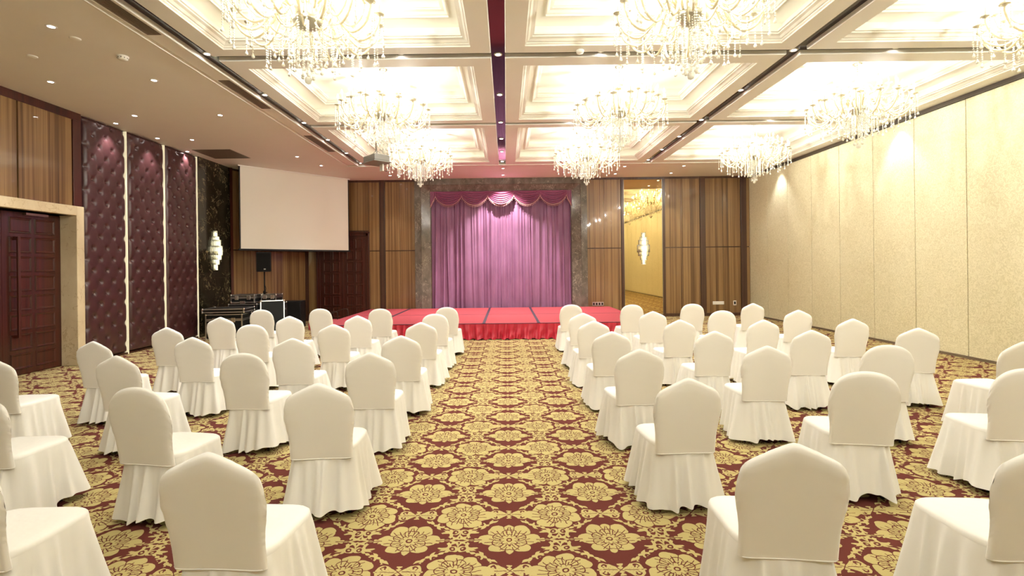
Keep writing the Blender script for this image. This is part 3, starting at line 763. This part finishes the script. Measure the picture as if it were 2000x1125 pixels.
def sk(i, j):
    Lx, Ly = SX1 - SX0, 3.9
    s = i * (Lx + 2 * Ly); tt = j
    if s < Ly: bx_, by_, nx, ny = -Lx / 2, Ly - s, -1, 0
    elif s < Ly + Lx: bx_, by_, nx, ny = -Lx / 2 + s - Ly, 0, 0, -1
    else: bx_, by_, nx, ny = Lx / 2, s - Ly - Lx, 1, 0
    f = math.sin(s * 34 + 2.2 * math.sin(s * 5 + ph[0]) + tt * 3.2 * math.sin(s * 3.1 + 1.3 * math.sin(s * 1.1))) * .028 + math.sin(s * 71 + ph[2] + 2 * math.sin(s * 2.3) * tt) * .008
    d = .012 + (.3 + tt) * f + .05 * tt ** 2 + .014 * math.sin(s * 17 + tt * 9 + 2 * math.sin(s * 4)) * tt + .022 * tt
    return (bx_ + nx * d, by_ + ny * max(d, .006) - .006 * abs(ny), (SZ - .012) * (1 - tt) + .004 + .012 * tt * (1 + math.sin(s * 31 + ph[4])))
bm = nb(); grid(bm, sk, 1500, 12); obj('satin_skirt', bm, 'satin', t, True)
# side step with hoop rails
t = thing('stage_step', 'low red carpeted step at the left side of the stage with two thin hoop handrails', 'step', (-5.12, 14.2, 0))
obj('step_box', box(nb(), (-.42, -.5, 0), (.44, .5, .2), .01), 'red', t)
for dy in (-.45, .45):
    bm = nb(); tube(bm, spline([(-.2, dy, .19), (-.2, dy, .30), (-.1, dy, .37), (.15, dy, .47), (.32, dy, .50), (.38, dy, .44), (.38, dy, .19)], 5), .012, 8); obj('hoop_rail', bm, 'legm', t, True)
# ------------------------------------------------------------------ marble surround, curtain, swags
CX0, CX1 = bx(842), bx(1117); OX0, OX1 = bx(812.6), bx(1146); mid = (CX0 + CX1) / 2; ZT = 4.18
bm = nb(); yo, yi = YB - .17, YB - .02
prs = [(OX0, OX1, 4.599, YB + .02), (OX0, OX1, 4.599, yo), (OX0 + .20, OX1 - .20, 4.40, yo), (OX0 + .21, OX1 - .21, 4.39, yo + .03), (CX0, CX1, ZT, yi), (CX0, CX1, ZT, YB + .2)]
R = [[bm.verts.new(p) for p in ((a, y, 0), (a, y, z), (b_, y, z), (b_, y, 0))] for a, b_, z, y in prs]
for A, B in zip(R, R[1:]):
    for k in range(3): bm.faces.new((A[k], A[k + 1], B[k + 1], B[k]))
for f in bm.faces: f.smooth = False
struct('trim_6', bm, 'marble')
def drape(x0, x1, seed):
    rn = random.Random(seed); ph = [rn.random() * 6 for _ in range(8)]; fl = []; x = x0 - .1
    while x < x1 + .1: fl.append((x, .25 + rn.random() * .9, .012 + rn.random() ** 2 * .05, rn.uniform(-.05, .05), rn.random() < .35)); x += .035 + rn.random() ** 1.5 * .15
    def fn(i, j):
        x = x0 + (x1 - x0) * i; lo = 1 - j; v = 0
        for c, am, wd_, dr, fade in fl:
            d = (x - c - dr * lo * lo) / (wd_ * (1 + .6 * lo))
            if abs(d) < 3: v += am * (1 - (.8 * lo if fade else 0)) * math.exp(-d * d)
        v = .075 * math.tanh(v * .9)
        broad = .018 * math.sin(x * 7 + ph[0] + .5 * lo) + .012 * math.sin(x * 13 + ph[1])
        return (x, YB + .12 - v + broad, .335 + (4.25 - .335) * j)
    bm = nb(); grid(bm, fn, 420, 20); return bm
xm = bx(980)
a = obj('stage_curtain', drape(CX0 - .05, xm + .02, 1), 'velvet', None, True); tag(a, 'left half of the floor-length purple velvet stage curtain, hanging in a dark marble frame', 'curtain', 'purple stage curtains')
a = obj('stage_curtain', drape(xm - .02, CX1 + .05, 2), 'velvet', None, True); tag(a, 'right half of the floor-length purple velvet stage curtain, hanging in a dark marble frame', 'curtain', 'purple stage curtains')
t = thing('swag_valance', 'plum valance of five draped swags with bead fringe across the top of the stage curtain', 'valance', (mid, YB + .0, ZT))
W = CX1 - CX0; sw = (W - .34) / 5
def swag(cx, w, seed, tail=0):
    rn = random.Random(seed); ph = rn.random()
    def edge(s): return -.15 - .32 * max(0, 1 - (2 * s - 1) ** 2) ** .85
    def fn(i, j):
        s = i; k = math.sin(PI * s)
        dz = edge(s) * (j ** .85)
        x = cx - w / 2 + w * s
        q = (j * 6.2 + ph + .15 * math.sin(s * 5 + ph * 9)) % 1
        fold = abs(math.sin(PI * q)) ** .7
        y = -.04 - .05 * k * j - .075 * fold * (.25 + .75 * k)
        return (x, y, .02 + dz - .012 * fold * k)
    bm = nb(); grid(bm, fn, 28, 80); o = obj('swag', bm, 'swag', t, True)
    bm = nb(); pts = []
    for k in range(27):
        s = k / 26; x, y, z = fn(s, 1); pts.append((x, y - .006, z))
    tube(bm, pts, .012, 6)
    for k in range(1, 22):
        s = k / 22; x, y, z = fn(s, 1); lathe(bm, [(.002, 0), (.004, -.03), (.011, -.04), (.012, -.052), (.003, -.066)], 6, (x, y - .008, z), False)
    obj('bead_fringe', bm, 'fringe', o, True)
for k in range(5): swag(-W / 2 + .17 + sw * (k + .5), sw * 1.04, k)
for s in (-1, 1):
    def fn(i, j, s=s):
        x = s * (W / 2 - .17 * (1 - i) + .005) ; zb = -.18 - .32 * i
        return (x, -.03 - .02 * math.sin(i * 16) - .01, .02 + zb * j)
    bm = nb(); grid(bm, fn, 16, 10); o = obj('swag_tail', bm, 'swag', t, True)
    bm = nb(); tube(bm, [fn(i / 10, 1) for i in range(11)], .011, 6)
    for k in range(1, 9):
        x, y, z = fn(k / 9, 1); lathe(bm, [(.002, 0), (.004, -.03), (.011, -.04), (.012, -.052), (.003, -.066)], 6, (x, y - .004, z), False)
    obj('bead_fringe', bm, 'fringe', o, True)
# ------------------------------------------------------------------ projection screen
A = Vector((-7.35, 13.56, 0)); B = Vector((-5.07, 15.9, 0)); d = B - A; SL = d.length; sa = math.atan2(d.y, d.x)
t = thing('projection_screen', 'large blank cream projection screen hung at an angle across the back left corner', 'screen', ((A + B) / 2).to_tuple()[:2] + (2.24,), sa)
obj('screen_fabric', box(nb(), (-SL / 2 + .03, 0, .05), (SL / 2 - .03, .006, 2.33)), 'screen', t)
for s in (-1, 1): obj('side_border', box(nb(), (s * SL / 2, -.004, .03), (s * (SL / 2 - .03), .010, 2.33)), 'black', t)
obj('bottom_bar', box(nb(), (-SL / 2 - .03, -.018, 0), (SL / 2 + .03, .022, .05), .006), 'black', t)
obj('roller_slot', box(nb(), (-SL / 2 - .03, -.03, 2.33), (SL / 2 + .03, .04, 2.358)), 'ceil', t)
# ------------------------------------------------------------------ projector
t = thing('projector', 'grey ceiling projector on a pole with a looping cable, between two chandeliers', 'projector', (-2.85, 10.9, 4.02), -PI / 4 + PI)
bm = nb(); box(bm, (-.25, -.19, .03), (.25, .19, .17), .02); obj('projector_body', bm, 'greyplastic', t)
obj('mount_tray', box(nb(), (-.28, -.22, .005), (.28, .22, .025), .004), 'greyplastic', t)
bm = nb(); lathe(bm, [(.05, 0), (.055, .03), (.042, .032)], 16); o = obj('lens_barrel', bm, 'black', t, True, (.1, -.19, .1), (PI / 2, 0, 0))
bm = nb(); tube(bm, [(0, 0, .17), (0, 0, 1.075)], .022, 12); obj('mount_pole', bm, 'chrome', t, True)
bm = nb()
for sx in (-1, 1):
    for sy in (-1, 1): tube(bm, [(0, 0, .30), (sx * .26, sy * .2, .02)], .006, 6)
obj('mount_struts', bm, 'chrome', t)
bm = nb(); tube(bm, spline([(.02, .0, .2), (-.15, -.2, .1), (-.16, -.23, -.04), (-.02, -.24, -.14), (.14, -.23, -.05), (.14, -.2, .08), (.03, -.02, .28)], 6), .006, 6); obj('cable_loop', bm, 'black', t, True)
obj('junction_box', box(nb(), (-.06, -.15, -.15), (.06, -.11, .005), .004), 'white', t)
# ------------------------------------------------------------------ sconces
def tier_mesh(r, h, n):
    bm = nb()
    for k in range(n):
        a = -PI / 2 + (k + .5) * PI / n * 1.0; a = -PI * .5 + PI * (k / (n - 1))
        rr = PI * r / n * .5; lathe(bm, [(rr, 0), (rr, h)], 6, (r * math.sin(a), -r * math.cos(a) * .8 - .008, 0))
    return bm
def make_sconce(label, loc, rz):
    t = thing('wall_sconce', label, 'wall light', loc, rz, 'tiered glass rod sconces')
    obj('back_plate', box(nb(), (-.05, -.0, .05), (.05, .008, 1.0)), 'chrome', t)
    for r, z0, h in ((.058, 0, .21), (.10, .15, .22), (.155, .28, .22), (.19, .40, .25), (.145, .60, .21), (.10, .76, .14), (.058, .85, .20)):
        o = obj('glass_rod_tier', tier_mesh(r, h, max(7, int(r * 90))), 'rod', t, True, (0, 0, z0))
        bm = nb(); lathe(bm, [(r * .5, .015), (r * .5, h * .72)], 10, (0, -r * .38, 0)); obj('lit_core', bm, 'sconceglow', o, True)
    return t
make_sconce('tiered glass rod wall sconce glowing on the dark marble slab by the screen', (XL + .006, 13.15, 1.70), PI / 2)
p = aty(1257, 508, YB); make_sconce('tiered glass rod wall sconce glowing on the gold-tinted mirror', (p.x, YB - .004, 1.72), 0)
# ------------------------------------------------------------------ audio gear
t = thing('loudspeaker', 'black loudspeaker box held up on a stand under the projection screen', 'speaker', (-6.92, 14.05, 1.64), math.radians(22))
bm = nb(); v0 = [(-.19, -.17), (.19, -.17), (.14, .17), (-.14, .17)]
A_ = [bm.verts.new((x, y, 0)) for x, y in v0]; B_ = [bm.verts.new((x, y, .56)) for x, y in v0]
bm.faces.new(A_[::-1]); bm.faces.new(B_)
for k in range(4): bm.faces.new((A_[k], A_[(k + 1) % 4], B_[(k + 1) % 4], B_[k]))
bmesh.ops.bevel(bm, geom=bm.edges[:], offset=.012, segments=2, affect='EDGES'); obj('cabinet', bm, 'black', t)
obj('front_grille', box(nb(), (-.17, -.182, .03), (.17, -.170, .53), .004), 'blackgrille', t)
obj('badge', box(nb(), (-.0, -.186, .06), (.05, -.182, .09)), 'silver', t)
t = thing('speaker_stand', 'black tripod stand carrying the loudspeaker below the projection screen', 'stand', (-6.92, 14.05, 0))
bm = nb(); tube(bm, [(0, 0, .35), (0, 0, 1.64)], .018, 10); obj('pole', bm, 'black', t, True)
bm = nb(); lathe(bm, [(.035, .98), (.04, 1.0), (.04, 1.08), (.03, 1.1)], 12); tube(bm, [(0, 0, 1.04), (.09, -.02, 1.05)], .012, 8); tube(bm, spline([(.03, -.03, 1.25), (.06, -.05, 1.15), (.02, -.05, .98), (.07, -.05, .9), (0, -.04, .8)], 5), .01, 6); obj('clamp_collar', bm, 'black', t, True)
for k in range(3):
    a = k * 2 * PI / 3 + .5; bm = nb(); tube(bm, [(.02 * math.cos(a), .02 * math.sin(a), .75), (.42 * math.cos(a), .42 * math.sin(a), .012)], .011, 8); obj('leg', bm, 'black', t, True)
def flight_case(name, label, cat, loc, rz, sx, sy, sz, lidz=None, tilt=None, group=None, labelpart=True):
    t = thing(name, label, cat, loc, rz, group)
    if tilt: t.rotation_euler = (tilt[0], tilt[1], rz)
    hx, hy = sx / 2, sy / 2
    obj('case_body', box(nb(), (-hx + .006, -hy + .006, .006), (hx - .006, hy - .006, sz - .006)), 'laminate', t)
    bm = nb(); e = .026
    for x in (-hx, hx - e):
        for y in (-hy, hy - e): box(bm, (x, y, 0), (x + e, y + e, sz))
    zs = [0, sz - e] + ([lidz - .02, lidz + .012] if lidz else [])
    for z in zs:
        hgt = e if z in (0, sz - e) else .022
        for y in (-hy, hy - e): box(bm, (-hx, y, z), (hx, y + e, z + hgt))
        for x in (-hx, hx - e): box(bm, (x, -hy, z), (x + e, hy, z + hgt))
    obj('aluminium_edging', bm, 'alu', t)
    for x in (-hx, hx):
        for y in (-hy, hy):
            for z in (0, sz):
                lobj('ball_corner', ballc, t, (x - math.copysign(.012, x), y - math.copysign(.012, y), z + (.012 if z == 0 else -.012)))
    if lidz:
        for x in (-hx * .5, hx * .5): obj('butterfly_latch', box(nb(), (x - .05, -hy - .008, lidz - .055), (x + .05, -hy + .002, lidz + .055), .006), 'chrome', t)
        obj('spring_handle', box(nb(), (-.07, -hy - .012, lidz - .16), (.07, -hy + .002, lidz - .08), .006), 'chrome', t)
    return t
ballc = mesh_of(lathe(nb(), [(.004, -.026), (.02, -.018), (.027, 0), (.02, .018), (.004, .026)], 10), 'chrome')
flight_case('flight_case', 'wide black flight case with aluminium edges and butterfly latches, frontmost of the audio pile', 'equipment case', (-6.98, 12.35, 0), .12, .86, .6, .62, .47, None, 'black flight cases by the marble slab')
flight_case('case_lid', 'black aluminium-edged case lid lying like a tray on the frontmost flight case', 'case lid', (-6.98, 12.35, .655), .12, .98, .68, .10)
flight_case('flight_case', 'tall black flight case behind the tray-like lid, under the long case', 'equipment case', (-6.98, 13.25, 0), .05, .75, .6, .80, .62, None, 'black flight cases by the marble slab')
flight_case('rack_case', 'long low black rack case on top of the tall flight case, nearest the marble slab', 'equipment case', (-6.98, 13.22, .832), .05, .62, .52, .21, .13)
flight_case('rack_case', 'small low black rack case beside the speaker pole, right end of the pile', 'equipment case', (-6.42, 13.45, .832), .05, .40, .45, .20, .13)
flight_case('flight_case', 'plain black flight case under the small rack case at the right end', 'equipment case', (-6.36, 13.47, 0), .05, .44, .55, .80, .6, None, 'black flight cases by the marble slab')
flight_case('case_lid', 'tall black case lid with aluminium edges leaning against the flight cases', 'case lid', (-6.12, 12.84, 0), .45, .58, .09, .90, None, (-.20, 0))
t = thing('subwoofer', 'plain black subwoofer cabinet at the right of the flight cases before the wood wall', 'speaker', (-6.22, 14.35, 0), .15)
obj('cabinet', box(nb(), (-.26, -.28, 0), (.26, .28, .78), .012), 'black', t); obj('front_grille', box(nb(), (-.24, -.292, .04), (.24, -.28, .74), .004), 'blackgrille', t)
# ------------------------------------------------------------------ sockets
def plate(name, label, x0, y0, x1, y1, n, mat='white', hole='black', dup_=True):
    a = aty(x0, y0, YB); b_ = aty(x1, y1, YB); c = (a + b_) / 2; w = abs(b_.x - a.x) / 2; h = abs(b_.z - a.z) / 2
    t = thing(name, label, 'socket', (c.x, YB, c.z))
    obj('face_plate', box(nb(), (-w, -.01, -h), (w, 0, h), .003), mat, t)
    if n:
        for k in range(n):
            q = -w + (k + .5) * 2 * w / n; obj('socket_face', box(nb(), (q - min(w / n, h) * .55, -.014, -h * .6), (q + min(w / n, h) * .55, -.009, h * .6)), hole, t)
plate('socket_strip', 'metal plate of four dark sockets low on the wood panel right of the stage', 1157, 590, 1179, 597, 4, 'alu')
plate('blank_plate', 'long blank white wall plate low on the last wide wood panel', 1392, 588.5, 1414, 594.5, 0)
plate('wall_socket', 'small white double socket low on the wood beside the rightmost pilaster', 1432, 587, 1438, 596, 1)
# ------------------------------------------------------------------ world and view
wd_ = bpy.data.worlds.new('world'); sc.world = wd_; wd_.use_nodes = True
wd_.node_tree.nodes['Background'].inputs[0].default_value = (.02, .018, .015, 1)
vs = sc.view_settings; vs.view_transform = 'Standard'; vs.look = 'None'; vs.exposure = 0.72; vs.gamma = 1; vs.use_curve_mapping = False
